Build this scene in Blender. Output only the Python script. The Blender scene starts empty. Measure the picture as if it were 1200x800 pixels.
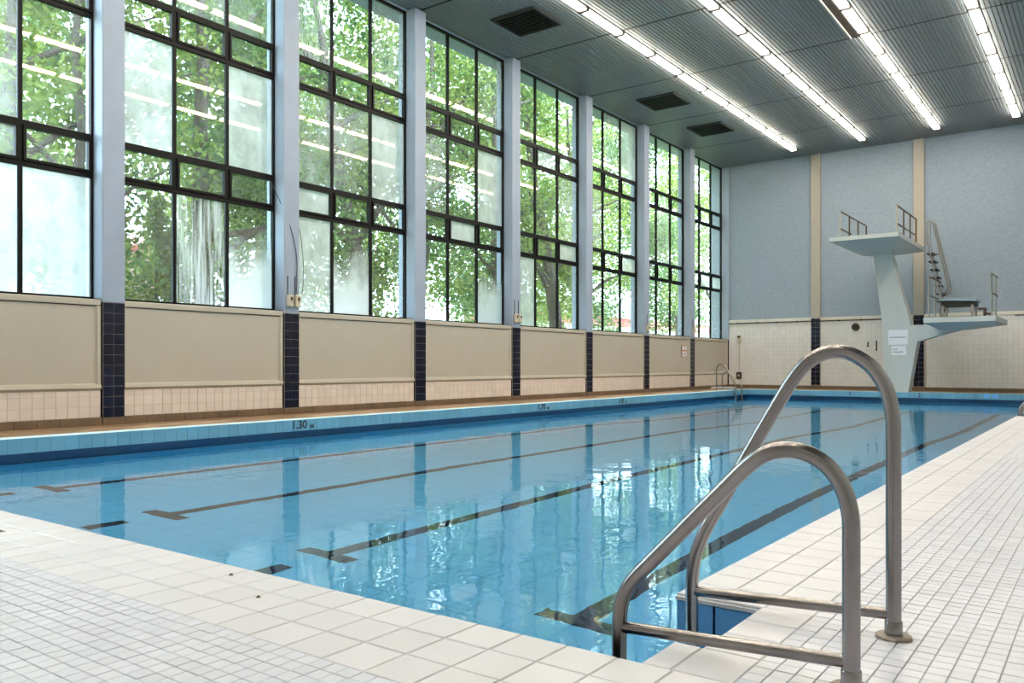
import bpy, math, random
import numpy as np
from mathutils import Vector, Matrix

random.seed(7)
rng = np.random.default_rng(7)
S = bpy.context.scene
COL = S.collection

# ------------------------------------------------------------------ camera
cam_d = bpy.data.cameras.new('camera')
cam = bpy.data.objects.new('camera', cam_d)
COL.objects.link(cam)
cam.location = (0, 0, .785)
cam.rotation_euler = (math.pi / 2, 0, math.radians(36.2175))
cam_d.sensor_width = 36
cam_d.lens = 965.874 / 1200 * 36
cam_d.shift_y = 26.758 / 1200
cam_d.clip_start = .05
cam_d.clip_end = 400
S.camera = cam

# ------------------------------------------------------------------ world, sun, exposure
W = bpy.data.worlds.new('world')
S.world = W
W.use_nodes = True
bg = W.node_tree.nodes['Background']
bg.inputs[0].default_value = (.64, .84, 1.0, 1)
bg.inputs[1].default_value = 10.0
sun_d = bpy.data.lights.new('sun', 'SUN')
sun_d.energy = 7.0
sun_d.angle = math.radians(2)
sun_d.color = (1, .95, .85)
sun = bpy.data.objects.new('sun', sun_d)
COL.objects.link(sun)
sun.rotation_euler = Vector((.30, -.42, -1.0)).to_track_quat('-Z', 'Y').to_euler()
LAMP = 32.0
S.view_settings.view_transform = 'Standard'
S.view_settings.look = 'None'
S.view_settings.exposure = 0.36
S.view_settings.gamma = 1
S.view_settings.use_curve_mapping = False
S.cycles.max_bounces = 10
S.cycles.diffuse_bounces = 5
S.cycles.glossy_bounces = 5
S.cycles.transmission_bounces = 8
S.cycles.transparent_max_bounces = 16
S.cycles.use_denoising = True


# ------------------------------------------------------------------ materials
def lin(r, g, b):
    f = lambda c: c / 12.92 if c <= .04045 else ((c + .055) / 1.055) ** 2.4
    return (f(r / 255), f(g / 255), f(b / 255), 1)


MATS = {}


def newmat(name):
    m = bpy.data.materials.new(name)
    m.use_nodes = True
    nt = m.node_tree
    nt.nodes.clear()
    out = nt.nodes.new('ShaderNodeOutputMaterial')
    MATS[name] = m
    return m, nt, out


def N(nt, t, **kw):
    n = nt.nodes.new(t)
    for k, v in kw.items():
        if k.startswith('i_'):
            n.inputs[k[2:].replace('_', ' ')].default_value = v
        else:
            setattr(n, k, v)
    return n


def pmat(name, col, rough=.5, metal=0., spec=.5, var=0., vscale=3., bump=0., bscale=40., col2=None, stretch=None, island=0., coat=0.):
    """principled surface with a procedural colour variation and fine relief"""
    m, nt, out = newmat(name)
    L = nt.links.new
    p = N(nt, 'ShaderNodeBsdfPrincipled')
    p.inputs['Roughness'].default_value = rough
    p.inputs['Metallic'].default_value = metal
    p.inputs['Specular IOR Level'].default_value = spec
    p.inputs['Coat Weight'].default_value = coat
    geo = N(nt, 'ShaderNodeNewGeometry')
    vec = geo.outputs['Position']
    if stretch:
        mp = N(nt, 'ShaderNodeMapping')
        mp.inputs['Scale'].default_value = stretch
        L(vec, mp.inputs['Vector'])
        vec = mp.outputs['Vector']
    no = N(nt, 'ShaderNodeTexNoise')
    no.inputs['Scale'].default_value = vscale
    no.inputs['Detail'].default_value = 5
    L(vec, no.inputs['Vector'])
    mix = N(nt, 'ShaderNodeMix', data_type='RGBA')
    c2 = col2 if col2 else tuple(c * (1 - var) for c in col[:3]) + (1,)
    mix.inputs[6].default_value = col
    mix.inputs[7].default_value = c2
    rmp = N(nt, 'ShaderNodeMapRange')
    rmp.inputs['From Min'].default_value = .35
    rmp.inputs['From Max'].default_value = .7
    L(no.outputs['Fac'], rmp.inputs['Value'])
    L(rmp.outputs['Result'], mix.inputs[0])
    csock = mix.outputs[2]
    if island:
        hsv = N(nt, 'ShaderNodeHueSaturation')
        oi = N(nt, 'ShaderNodeObjectInfo')
        add = N(nt, 'ShaderNodeMath', operation='ADD')
        L(geo.outputs['Random Per Island'], add.inputs[0])
        L(oi.outputs['Random'], add.inputs[1])
        fr = N(nt, 'ShaderNodeMath', operation='FRACT')
        L(add.outputs[0], fr.inputs[0])
        mr = N(nt, 'ShaderNodeMapRange')
        mr.inputs['To Min'].default_value = 1 - island
        mr.inputs['To Max'].default_value = 1 + island * .4
        L(fr.outputs[0], mr.inputs['Value'])
        L(mr.outputs['Result'], hsv.inputs['Value'])
        L(csock, hsv.inputs['Color'])
        csock = hsv.outputs['Color']
    L(csock, p.inputs['Base Color'])
    if bump:
        nb = N(nt, 'ShaderNodeTexNoise')
        nb.inputs['Scale'].default_value = bscale
        nb.inputs['Detail'].default_value = 4
        L(vec, nb.inputs['Vector'])
        b = N(nt, 'ShaderNodeBump')
        b.inputs['Strength'].default_value = bump
        b.inputs['Distance'].default_value = .02
        L(nb.outputs['Fac'], b.inputs['Height'])
        L(b.outputs['Normal'], p.inputs['Normal'])
    L(p.outputs[0], out.inputs[0])
    return m


def tiled_mat(name, col, grout, size, plane, rough=.25, var=.06, mortar=.012, spec=.5):
    """tile field too fine or far to build piece by piece: square joints by world position"""
    m, nt, out = newmat(name)
    L = nt.links.new
    p = N(nt, 'ShaderNodeBsdfPrincipled')
    p.inputs['Roughness'].default_value = rough
    p.inputs['Specular IOR Level'].default_value = spec
    geo = N(nt, 'ShaderNodeNewGeometry')
    sep = N(nt, 'ShaderNodeSeparateXYZ')
    L(geo.outputs['Position'], sep.inputs[0])
    com = N(nt, 'ShaderNodeCombineXYZ')
    a, b = {'xy': (0, 1), 'xz': (0, 2), 'yz': (1, 2)}[plane]
    L(sep.outputs[a], com.inputs[0])
    L(sep.outputs[b], com.inputs[1])
    br = N(nt, 'ShaderNodeTexBrick')
    br.offset = 0
    br.inputs['Scale'].default_value = 1
    br.inputs['Brick Width'].default_value = size
    br.inputs['Row Height'].default_value = size
    br.inputs['Mortar Size'].default_value = mortar * size
    br.inputs['Mortar Smooth'].default_value = .2
    br.inputs['Color1'].default_value = col
    br.inputs['Color2'].default_value = tuple(c * (1 - var) for c in col[:3]) + (1,)
    br.inputs['Mortar'].default_value = grout
    L(com.outputs[0], br.inputs['Vector'])
    L(br.outputs['Color'], p.inputs['Base Color'])
    L(p.outputs[0], out.inputs[0])
    return m


def lamp_mat():
    m, nt, out = newmat('lamp_tube')
    e = N(nt, 'ShaderNodeEmission')
    e.inputs[0].default_value = (1, .905, .745, 1)
    e.inputs[1].default_value = LAMP
    nt.links.new(e.outputs[0], out.inputs[0])


def water_mat():
    m, nt, out = newmat('water')
    L = nt.links.new
    geo = N(nt, 'ShaderNodeNewGeometry')
    n1 = N(nt, 'ShaderNodeTexNoise')
    n1.inputs['Scale'].default_value = 2.2
    n1.inputs['Detail'].default_value = 3
    n1.inputs['Distortion'].default_value = .6
    L(geo.outputs['Position'], n1.inputs['Vector'])
    b = N(nt, 'ShaderNodeBump')
    b.inputs['Strength'].default_value = .08
    b.inputs['Distance'].default_value = .05
    L(n1.outputs['Fac'], b.inputs['Height'])
    fr = N(nt, 'ShaderNodeFresnel')
    fr.inputs['IOR'].default_value = 1.33
    L(b.outputs['Normal'], fr.inputs['Normal'])
    rf = N(nt, 'ShaderNodeBsdfRefraction')
    rf.inputs['IOR'].default_value = 1.33
    rf.inputs['Roughness'].default_value = 0
    rf.inputs['Color'].default_value = (.92, .99, 1, 1)
    gl = N(nt, 'ShaderNodeBsdfGlossy')
    gl.inputs['Roughness'].default_value = .02
    L(b.outputs['Normal'], rf.inputs['Normal'])
    L(b.outputs['Normal'], gl.inputs['Normal'])
    mx = N(nt, 'ShaderNodeMixShader')
    L(fr.outputs[0], mx.inputs[0])
    L(rf.outputs[0], mx.inputs[1])
    L(gl.outputs[0], mx.inputs[2])
    L(mx.outputs[0], out.inputs[0])


def glass_mat(name, haze_lo, haze_hi, mode):
    """window glass; the inner face may carry condensation (fog film, streaks or a misted lower half)"""
    m, nt, out = newmat(name)
    L = nt.links.new
    # thin pane: rays pass straight through, so the face met from inside the pane reflects like the outer one
    fr = N(nt, 'ShaderNodeFresnel')
    gb = N(nt, 'ShaderNodeNewGeometry')
    ir = N(nt, 'ShaderNodeMapRange')
    ir.inputs['To Min'].default_value = 1.34
    ir.inputs['To Max'].default_value = 1 / 1.34
    L(gb.outputs['Backfacing'], ir.inputs['Value'])
    L(ir.outputs['Result'], fr.inputs['IOR'])
    tr = N(nt, 'ShaderNodeBsdfTransparent')
    tr.inputs[0].default_value = (.96, .985, .98, 1)
    gl = N(nt, 'ShaderNodeBsdfGlossy')
    gl.inputs['Roughness'].default_value = .01
    gl.inputs[0].default_value = (1, .84, .58, 1)
    mx = N(nt, 'ShaderNodeMixShader')
    L(fr.outputs[0], mx.inputs[0])
    L(tr.outputs[0], mx.inputs[1])
    L(gl.outputs[0], mx.inputs[2])
    if mode is None:
        L(mx.outputs[0], out.inputs[0])
        return m
    geo = N(nt, 'ShaderNodeNewGeometry')
    mp = N(nt, 'ShaderNodeMapping')
    mp.inputs['Scale'].default_value = (1, 14, .7) if mode == 'streak' else (1, 1.4, 1.0)
    L(geo.outputs['Position'], mp.inputs['Vector'])
    no = N(nt, 'ShaderNodeTexNoise')
    no.inputs['Scale'].default_value = 1.3
    no.inputs['Detail'].default_value = 6
    no.inputs['Roughness'].default_value = .65
    L(mp.outputs[0], no.inputs['Vector'])
    mr = N(nt, 'ShaderNodeMapRange')
    mr.inputs['From Min'].default_value = .35
    mr.inputs['From Max'].default_value = .65
    mr.inputs['To Min'].default_value = haze_lo
    mr.inputs['To Max'].default_value = haze_hi
    L(no.outputs['Fac'], mr.inputs['Value'])
    fac = mr.outputs['Result']
    if mode == 'low':
        tc = N(nt, 'ShaderNodeTexCoord')
        sp = N(nt, 'ShaderNodeSeparateXYZ')
        L(tc.outputs['Generated'], sp.inputs[0])
        ad = N(nt, 'ShaderNodeMath', operation='ADD')
        L(sp.outputs[2], ad.inputs[0])
        sc = N(nt, 'ShaderNodeMath', operation='MULTIPLY')
        L(no.outputs['Fac'], sc.inputs[0])
        sc.inputs[1].default_value = .9
        L(sc.outputs[0], ad.inputs[1])
        m2 = N(nt, 'ShaderNodeMapRange')
        m2.inputs['From Min'].default_value = .75
        m2.inputs['From Max'].default_value = 1.2
        m2.inputs['To Min'].default_value = haze_hi
        m2.inputs['To Max'].default_value = .05
        L(ad.outputs[0], m2.inputs['Value'])
        fac = m2.outputs['Result']
    tl = N(nt, 'ShaderNodeBsdfTranslucent')
    tl.inputs[0].default_value = (.49, .505, .51, 1)
    df = N(nt, 'ShaderNodeBsdfDiffuse')
    df.inputs[0].default_value = (.6, .65, .68, 1)
    hz = N(nt, 'ShaderNodeMixShader')
    hz.inputs[0].default_value = .3
    L(tl.outputs[0], hz.inputs[1])
    L(df.outputs[0], hz.inputs[2])
    m3 = N(nt, 'ShaderNodeMixShader')
    L(fac, m3.inputs[0])
    L(mx.outputs[0], m3.inputs[1])
    L(hz.outputs[0], m3.inputs[2])
    # keep a faint gloss of the pane over the film
    m4 = N(nt, 'ShaderNodeMixShader')
    m4.inputs[0].default_value = .03
    L(m3.outputs[0], m4.inputs[1])
    L(gl.outputs[0], m4.inputs[2])
    L(m4.outputs[0], out.inputs[0])
    return m


def leaf_mat(name, c1, c2):
    m, nt, out = newmat(name)
    L = nt.links.new
    geo = N(nt, 'ShaderNodeNewGeometry')
    mix = N(nt, 'ShaderNodeMix', data_type='RGBA')
    mix.inputs[6].default_value = c1
    mix.inputs[7].default_value = c2
    L(geo.outputs['Random Per Island'], mix.inputs[0])
    d = N(nt, 'ShaderNodeBsdfDiffuse')
    t = N(nt, 'ShaderNodeBsdfTranslucent')
    L(mix.outputs[2], d.inputs[0])
    L(mix.outputs[2], t.inputs[0])
    ms = N(nt, 'ShaderNodeMixShader')
    ms.inputs[0].default_value = .6
    L(d.outputs[0], ms.inputs[1])
    L(t.outputs[0], ms.inputs[2])
    L(ms.outputs[0], out.inputs[0])


pmat('grout_pale', lin(214, 214, 218), .8, var=.12, vscale=6)
pmat('deck_tile', lin(221, 218, 223), .32, var=.05, vscale=2.5, island=.05, spec=.5)
pmat('mosaic', lin(218, 218, 228), .30, var=.06, vscale=1.8, island=.07, spec=.5)
tiled_mat('mosaic_far', lin(218, 218, 226), lin(186, 186, 192), .0527, 'xy', .32, .05, .06)
pmat('brown_floor', lin(146, 118, 89), .45, var=.25, vscale=2, island=.1)
pmat('brown_skirt', lin(118, 96, 76), .5, var=.25, vscale=4, island=.15)
pmat('coping_white', lin(209, 205, 194), .35, var=.1)
pmat('edge_blue', lin(105, 161, 189), .22, var=.08, vscale=3, island=.1)
pmat('grout_blue', lin(190, 215, 224), .7)
pmat('gutter_dark', lin(30, 82, 122), .4, var=.2)
pmat('face_blue', lin(110, 176, 232), .2, var=.1, island=.08)
tiled_mat('basin_tile', lin(132, 215, 255), lin(116, 202, 250), .3, 'xy', .4, .02, .03)
tiled_mat('basin_wall_y', lin(120, 206, 246), lin(104, 192, 234), .15, 'yz', .4, .03, .04)
tiled_mat('basin_wall_x', lin(120, 206, 246), lin(104, 192, 234), .15, 'xz', .4, .03, .04)
pmat('lane_black', lin(8, 24, 56), .5, var=.2)
pmat('paint_pale', lin(148, 160, 178), .55, var=.06, vscale=2.5, bump=.06, bscale=25)
pmat('navy_tile', lin(14, 15, 42), .2, var=.3, vscale=3, island=.35, spec=.35)
pmat('grout_wall', lin(185, 176, 166), .8)
pmat('panel_beige', lin(176, 169, 156), .5, var=.05, vscale=2, bump=.05, bscale=60)
pmat('panel_edge', lin(176, 170, 157), .5, var=.05)
pmat('pink_tile', lin(218, 205, 196), .25, var=.05, vscale=4, island=.07)
pmat('far_tile', lin(218, 216, 214), .3, var=.05, vscale=2, island=.05)
pmat('stucco', lin(150, 163, 178), .9, var=.16, vscale=14, bump=.9, bscale=28, stretch=(1, 1, 1.6))
pmat('pilaster_paint', lin(166, 159, 148), .6, var=.05)
pmat('ceil_metal', lin(108, 115, 120), .45, metal=.0, var=.1, vscale=1.5)
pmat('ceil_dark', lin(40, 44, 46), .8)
pmat('frame_black', lin(9, 9, 12), .5, var=.2, spec=.2)
pmat('steel', (.34, .315, .31, 1), .26, metal=1, var=.4, vscale=6, bump=.05, bscale=30, stretch=(1, 1, .25))
pmat('steel_far', (.33, .31, .29, 1), .3, metal=1, var=.2)
pmat('rust_flange', lin(158, 148, 136), .5, metal=.3, var=.4, vscale=30, col2=lin(124, 100, 80))
pmat('concrete_paint', lin(178, 185, 185), .6, var=.06, vscale=2)
pmat('board_blue', lin(139, 163, 181), .6, var=.08)
pmat('rail_dark', lin(84, 66, 48), .4, metal=.6, var=.2)
pmat('black_rubber', lin(24, 24, 26), .6, var=.2)
pmat('paper', lin(211, 215, 222), .7)
pmat('ink', lin(110, 116, 128), .8)
pmat('letter_black', lin(28, 40, 54), .5)
pmat('sign_red', lin(190, 120, 110), .6)
pmat('box_cream', lin(192, 183, 163), .5, var=.1)
pmat('box_brown', lin(70, 48, 36), .5, var=.2)
pmat('clip_dark', lin(26, 16, 10), .5)
pmat('housing', lin(60, 52, 42), .5)
pmat('bark', lin(92, 82, 72), .9, var=.4, vscale=5, bump=.8, bscale=12, stretch=(1, 1, .2))
pmat('lawn', lin(120, 140, 90), .9, var=.3, vscale=.8)
pmat('house_pink', lin(236, 190, 200), .8, var=.08)
pmat('house_white', lin(235, 232, 226), .8, var=.06)
pmat('house_red', lin(216, 120, 120), .7)
pmat('house_window', lin(70, 84, 100), .2, var=.2)
pmat('room_white', lin(198, 198, 194), .7, var=.05)
lamp_mat()
water_mat()
glass_mat('glass_clear', 0, 0, None)
glass_mat('glass_veil', .02, .12, 'film')
glass_mat('glass_light', .08, .45, 'film')
glass_mat('glass_fog', .55, .95, 'film')
glass_mat('glass_streak', .0, .8, 'streak')
glass_mat('glass_low', .1, .95, 'low')
leaf_mat('leaf_a', lin(98, 120, 56), lin(158, 172, 94))
leaf_mat('leaf_b', lin(70, 98, 60), lin(124, 148, 90))


# ------------------------------------------------------------------ builders
def setp(o, label=None, cat=None, group=None, kind=None):
    if label: o['label'] = label
    if cat: o['category'] = cat
    if group: o['group'] = group
    if kind: o['kind'] = kind
    return o


def empty(name, loc, **kw):
    o = bpy.data.objects.new(name, None)
    o.empty_display_size = .1
    COL.objects.link(o)
    o.location = loc
    return setp(o, **kw)


def wloc(p):
    v = Vector((0, 0, 0))
    while p is not None:
        v += Vector(p.location)
        p = p.parent
    return v


class MB:
    """collects shapes in world coordinates, then links them as one mesh object"""

    def __init__(self):
        self.v = []
        self.f = []
        self.mi = []
        self.cur = 0
        self.xf = None

    def add(self, vs, fs):
        o = len(self.v)
        if self.xf:
            vs = [tuple(self.xf @ Vector(v)) for v in vs]
        self.v += [tuple(v) for v in vs]
        self.f += [tuple(i + o for i in f) for f in fs]
        self.mi += [self.cur] * len(fs)
        return self

    def box(self, x0, x1, y0, y1, z0, z1, c=0.):
        if c <= 0:
            vs = [(x, y, z) for z in (z0, z1) for y in (y0, y1) for x in (x0, x1)]
            return self.add(vs, [(0, 2, 3, 1), (4, 5, 7, 6), (0, 1, 5, 4), (2, 6, 7, 3), (0, 4, 6, 2), (1, 3, 7, 5)])
        # box with chamfered edges
        vs = []
        ids = {}
        for sx in (0, 1):
            for sy in (0, 1):
                for sz in (0, 1):
                    X, Y, Z = (x0, x1)[sx], (y0, y1)[sy], (z0, z1)[sz]
                    dx, dy, dz = (c, -c)[sx], (c, -c)[sy], (c, -c)[sz]
                    for a, p in enumerate([(X, Y + dy, Z + dz), (X + dx, Y, Z + dz), (X + dx, Y + dy, Z)]):
                        ids[sx, sy, sz, a] = len(vs)
                        vs.append(p)
        I = ids
        fs = []
        for s in (0, 1):
            q = [I[s, 0, 0, 0], I[s, 1, 0, 0], I[s, 1, 1, 0], I[s, 0, 1, 0]]
            fs.append(q if s else q[::-1])
            q = [I[0, s, 0, 1], I[0, s, 1, 1], I[1, s, 1, 1], I[1, s, 0, 1]]
            fs.append(q if s else q[::-1])
            q = [I[0, 0, s, 2], I[1, 0, s, 2], I[1, 1, s, 2], I[0, 1, s, 2]]
            fs.append(q if s else q[::-1])
        for a in (0, 1):
            for b in (0, 1):
                fs.append([I[a, b, 0, 0], I[a, b, 1, 0], I[a, b, 1, 1], I[a, b, 0, 1]])
                fs.append([I[a, 0, b, 0], I[a, 1, b, 0], I[a, 1, b, 2], I[a, 0, b, 2]])
                fs.append([I[0, a, b, 1], I[1, a, b, 1], I[1, a, b, 2], I[0, a, b, 2]])
        for a in (0, 1):
            for b in (0, 1):
                for d in (0, 1):
                    fs.append([I[a, b, d, 0], I[a, b, d, 1], I[a, b, d, 2]])
        return self.add(vs, fs)

    def prism(self, poly, axis, a0, a1):
        """poly in the two other axes (cyclic order kept as given)"""
        n = len(poly)

        def p3(u, v, a):
            return {'x': (a, u, v), 'y': (u, a, v), 'z': (u, v, a)}[axis]
        vs = [p3(u, v, a0) for u, v in poly] + [p3(u, v, a1) for u, v in poly]
        fs = [tuple(range(n))[::-1], tuple(range(n, 2 * n))]
        fs += [(i, (i + 1) % n, n + (i + 1) % n, n + i) for i in range(n)]
        return self.add(vs, fs)

    def tube(self, pts, r, seg=10, caps=True):
        P = [Vector(p) for p in pts]
        n = len(P)
        rs = r if isinstance(r, (list, tuple)) else [r] * n
        vs = []
        up = None
        for i, p in enumerate(P):
            t = (P[min(i + 1, n - 1)] - P[max(i - 1, 0)]).normalized()
            if up is None:
                up = t.orthogonal().normalized()
            up = (up - t * up.dot(t)).normalized()
            w = t.cross(up)
            for k in range(seg):
                a = 2 * math.pi * k / seg
                vs.append(p + (up * math.cos(a) + w * math.sin(a)) * rs[i])
        fs = []
        for i in range(n - 1):
            for k in range(seg):
                a, b = i * seg + k, i * seg + (k + 1) % seg
                fs.append((a, b, b + seg, a + seg))
        if caps:
            fs.append(tuple(range(seg))[::-1])
            fs.append(tuple((n - 1) * seg + k for k in range(seg)))
        return self.add(vs, fs)

    def lathe(self, c, prof, seg=20, axis='z'):
        vs = []
        for r, h in prof:
            for k in range(seg):
                a = 2 * math.pi * k / seg
                u, v = r * math.cos(a), r * math.sin(a)
                d = {'z': (u, v, h), 'y': (u, h, v), 'x': (h, u, v)}[axis]
                vs.append((c[0] + d[0], c[1] + d[1], c[2] + d[2]))
        fs = []
        for i in range(len(prof) - 1):
            for k in range(seg):
                a, b = i * seg + k, i * seg + (k + 1) % seg
                fs.append((a, b, b + seg, a + seg))
        fs.append(tuple(range(seg))[::-1])
        fs.append(tuple((len(prof) - 1) * seg + k for k in range(seg)))
        return self.add(vs, fs)

    def build(self, name, mats, parent=None, smooth=False, **kw):
        if not isinstance(mats, (list, tuple)):
            mats = [mats]
        off = wloc(parent)
        me = bpy.data.meshes.new(name)
        me.from_pydata([(x - off.x, y - off.y, z - off.z) for x, y, z in self.v], [], self.f)
        for m in mats:
            me.materials.append(MATS[m])
        if len(mats) > 1:
            me.polygons.foreach_set('material_index', self.mi)
        if smooth:
            me.polygons.foreach_set('use_smooth', [True] * len(me.polygons))
            me.set_sharp_from_angle(angle=math.radians(45))
        me.update()
        o = bpy.data.objects.new(name, me)
        COL.objects.link(o)
        o.parent = parent
        return setp(o, **kw)


def obj(name, me, loc, parent=None, **kw):
    """another object on shared mesh data, at a world place"""
    o = bpy.data.objects.new(name, me)
    COL.objects.link(o)
    o.parent = parent
    o.location = Vector(loc) - wloc(parent)
    return setp(o, **kw)


MESHES = {}


def boxmesh(name, sx, sy, sz, mat, c=0.):
    k = (name, round(sx, 4), round(sy, 4), round(sz, 4), mat, c)
    if k not in MESHES:
        b = MB().box(-sx / 2, sx / 2, -sy / 2, sy / 2, -sz / 2, sz / 2, c)
        me = bpy.data.meshes.new(name)
        me.from_pydata(b.v, [], b.f)
        me.materials.append(MATS[mat])
        me.update()
        MESHES[k] = me
    return MESHES[k]


def piece(name, x0, x1, y0, y1, z0, z1, mat, parent, c=0., **kw):
    me = boxmesh(name, x1 - x0, y1 - y0, z1 - z0, mat, c)
    return obj(name, me, ((x0 + x1) / 2, (y0 + y1) / 2, (z0 + z1) / 2), parent, **kw)


def arc(c, r, a0, a1, n, plane='xz', k=0):
    out = []
    for i in range(n + 1):
        a = math.radians(a0 + (a1 - a0) * i / n)
        u, v = c[0] + r * math.cos(a), c[1] + r * math.sin(a)
        out.append((u, k, v) if plane == 'xz' else (k, u, v))
    return out


def rounded(pts, rad, n=6):
    """polyline with rounded corners"""
    P = [Vector(p) for p in pts]
    out = [P[0]]
    for i in range(1, len(P) - 1):
        a, b, c = P[i - 1], P[i], P[i + 1]
        d1, d2 = (a - b), (c - b)
        r = min(rad, d1.length * .48, d2.length * .48)
        p1, p2 = b + d1.normalized() * r, b + d2.normalized() * r
        for k in range(n + 1):
            t = k / n
            out.append(p1 * (1 - t) ** 2 + b * 2 * t * (1 - t) + p2 * t ** 2)
    out.append(P[-1])
    return out


# ------------------------------------------------------------------ key measures
XF = -11.675                       # front of the pillars on the window wall
XW = -12.0                         # window plane
PY = [2.93, 6.21, 9.399, 12.727, 16.131, 19.567, 23.004, 26.423]
PW = .335
YF = 29.694                        # far wall
ZC = 8.154                         # ceiling
XL, YN, XR, YE = -9.6, 1.955, -1.22, 26.0   # pool edges: left, near, right, far
ZW = -.29                          # water
XRW, YB = 3.2, -3.6                # wall behind the right deck, wall behind the camera

# ------------------------------------------------------------------ floors
fl = MB()
fl.box(XF, XRW, YB, YN, -.5, -.004)
fl.box(-1.01, XRW, YN, 2.16, -.5, -.004)
fl.box(-.925, XRW, 2.16, 2.63, -.5, -.004)
fl.box(XR, XRW, 2.63, 14.65, -.5, -.004)
fl.box(-.925, XRW, 14.65, 15.2, -.5, -.004)
fl.box(XR, XRW, 15.2, YE, -.5, -.004)
floor = fl.build('floor', 'grout_pale', kind='structure', label='white tiled pool deck with mosaic field')

T = .16
big = []      # large square deck tiles: x0, x1, y0, y1
for r in range(3):
    y1 = YN - r * T
    x = -1.0755 + .1595 * 2
    while x > -9.6:
        big.append((x - .1595, x, y1 - T, y1))
        x -= .1595
XM = XR + .46                      # mosaic begins here on the right deck
y = YN
yy = [(YN, 2.16), (2.16, 2.32), (2.32, 2.475), (2.475, 2.63)]
for a, b in yy:
    big.append((-.925, XM, a, b))
big.append((-1.01, -.925, YN, 2.16))
y = 2.63
while y < 25.9:
    for c in range(3):
        x0 = XR + c * .1533
        if c < 2 and y + T > 14.65 and y < 15.2:
            continue
        big.append((x0, x0 + .1533, y, min(y + T, YE)))
    y += T
ZD = 0.0
g = .0022


def campos(x, y):
    return Vector((x, y, 0)) - Vector((0, 0, .785))


FWD = Vector((-math.sin(math.radians(36.2175)), math.cos(math.radians(36.2175)), 0))
RGT = Vector((math.cos(math.radians(36.2175)), math.sin(math.radians(36.2175)), 0))


def pix(x, y, z=0.):
    d = Vector((x, y, z - .785))
    t = d.dot(FWD)
    if t < .2:
        return (-9999, -9999, t)
    return (600 + 965.874 * d.dot(RGT) / t, 426.758 - 965.874 * d.z / t, t)


def inframe(x, y, z=0., m=25):
    p = pix(x, y, z)
    return -m < p[0] < 1200 + m and -m < p[1] < 800 + m


def tilefield(name, rects, mat, z0, z1, parent, c):
    """many laid tiles joined as one part: top with a chamfer, sides"""
    R = np.array(rects)
    n = len(R)
    x0, x1, y0, y1 = R[:, 0] + g, R[:, 1] - g, R[:, 2] + g, R[:, 3] - g
    zt = z1 + (rng.random(n) - .5) * .0012
    V = np.zeros((n, 8, 3))
    for i, (a, b) in enumerate([(x0, y0), (x1, y0), (x1, y1), (x0, y1)]):
        V[:, i, 0] = a; V[:, i, 1] = b; V[:, i, 2] = z0
    for i, (a, b) in enumerate([(x0 + c, y0 + c), (x1 - c, y0 + c), (x1 - c, y1 - c), (x0 + c, y1 - c)]):
        V[:, 4 + i, 0] = a; V[:, 4 + i, 1] = b; V[:, 4 + i, 2] = zt
    F = np.array([(4, 5, 6, 7), (0, 1, 5, 4), (1, 2, 6, 5), (2, 3, 7, 6), (3, 0, 4, 7)])
    F = (F[None] + (np.arange(n) * 8)[:, None, None]).reshape(-1, 4)
    me = bpy.data.meshes.new(name)
    me.from_pydata(V.reshape(-1, 3).tolist(), [], F.tolist())
    me.materials.append(MATS[mat])
    me.update()
    o = bpy.data.objects.new(name, me)
    COL.objects.link(o)
    o.parent = parent
    o['kind'] = 'stuff'
    return o


def size_px(r):
    p = pix((r[0] + r[1]) / 2, (r[2] + r[3]) / 2)
    if p[2] < .5 or not inframe((r[0] + r[1]) / 2, (r[2] + r[3]) / 2, 0, 0):
        return 1e9
    return p[2]


def lay(name, rects, mat, parent, c, zlow, most=300):
    order = sorted(rects, key=size_px)
    near, rest = order[:most], order[most:]
    for r in near:
        me = boxmesh(name, r[1] - r[0] - 2 * g, r[3] - r[2] - 2 * g, -zlow, mat, c)
        obj(name, me, ((r[0] + r[1]) / 2, (r[2] + r[3]) / 2, zlow / 2 + random.uniform(-.0008, .0006)), parent)
    if rest:
        tilefield(name + '_field', rest, mat, zlow, 0, parent, c)


lay('deck_tile', big, 'deck_tile', floor, .003, -.012)

M = .0527
mos = []
YM = YN - 3 * T
for j in range(52):                # field in front of the near edge
    y1 = YM - j * M
    for i in range(152):
        x1 = XM + 72 * M - i * M
        mos.append((x1 - M, x1, y1 - M, y1))
YS, XS = YM - 52 * M, XM + (72 - 152) * M
y = YM
while y < 8.0:                     # field beside the right edge
    for i in range(72):
        mos.append((XM + i * M, XM + (i + 1) * M, y, y + M))
    y += M
g = .0012
lay('mosaic_tile', mos, 'mosaic', floor, .0016, -.012)
g = .0022
mf = MB()
mf.box(XM, XRW, y, YE, -.006, 0)
mf.build('mosaic_field_far', 'mosaic_far', floor, kind='stuff')
mf = MB()
mf.box(-11.6, XS, YB, YM, -.006, -.001)
mf.box(XS, XRW, YB, YS, -.006, -.001)
mf.build('mosaic_field_side', 'mosaic_far', floor, kind='stuff')

# the narrow brown-tiled deck by the windows and at the far end
ZB = -.08
b = MB()
b.box(XF, XL - .25, YN, YF, -.6, ZB - .006)
b.box(XL - .25, XRW, YE + .25, YF, -.6, ZB - .006)
floor2 = b.build('floor_window_side', 'grout_wall', kind='structure', label='brown tiled walkway along the windows and far wall')
rects = []
y = YN
while y < YF - .02:
    x = XF
    while x < XL - .36:
        rects.append((x, min(x + .3, XL - .35), y, min(y + .3, YF)))
        x += .3
    y += .3
x = XL - .35
while x < XRW - .1:
    yq = YE + .35
    while yq < YF - .05:
        rects.append((x, x + .3, yq, min(yq + .3, YF)))
        yq += .3
    x += .3
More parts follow.
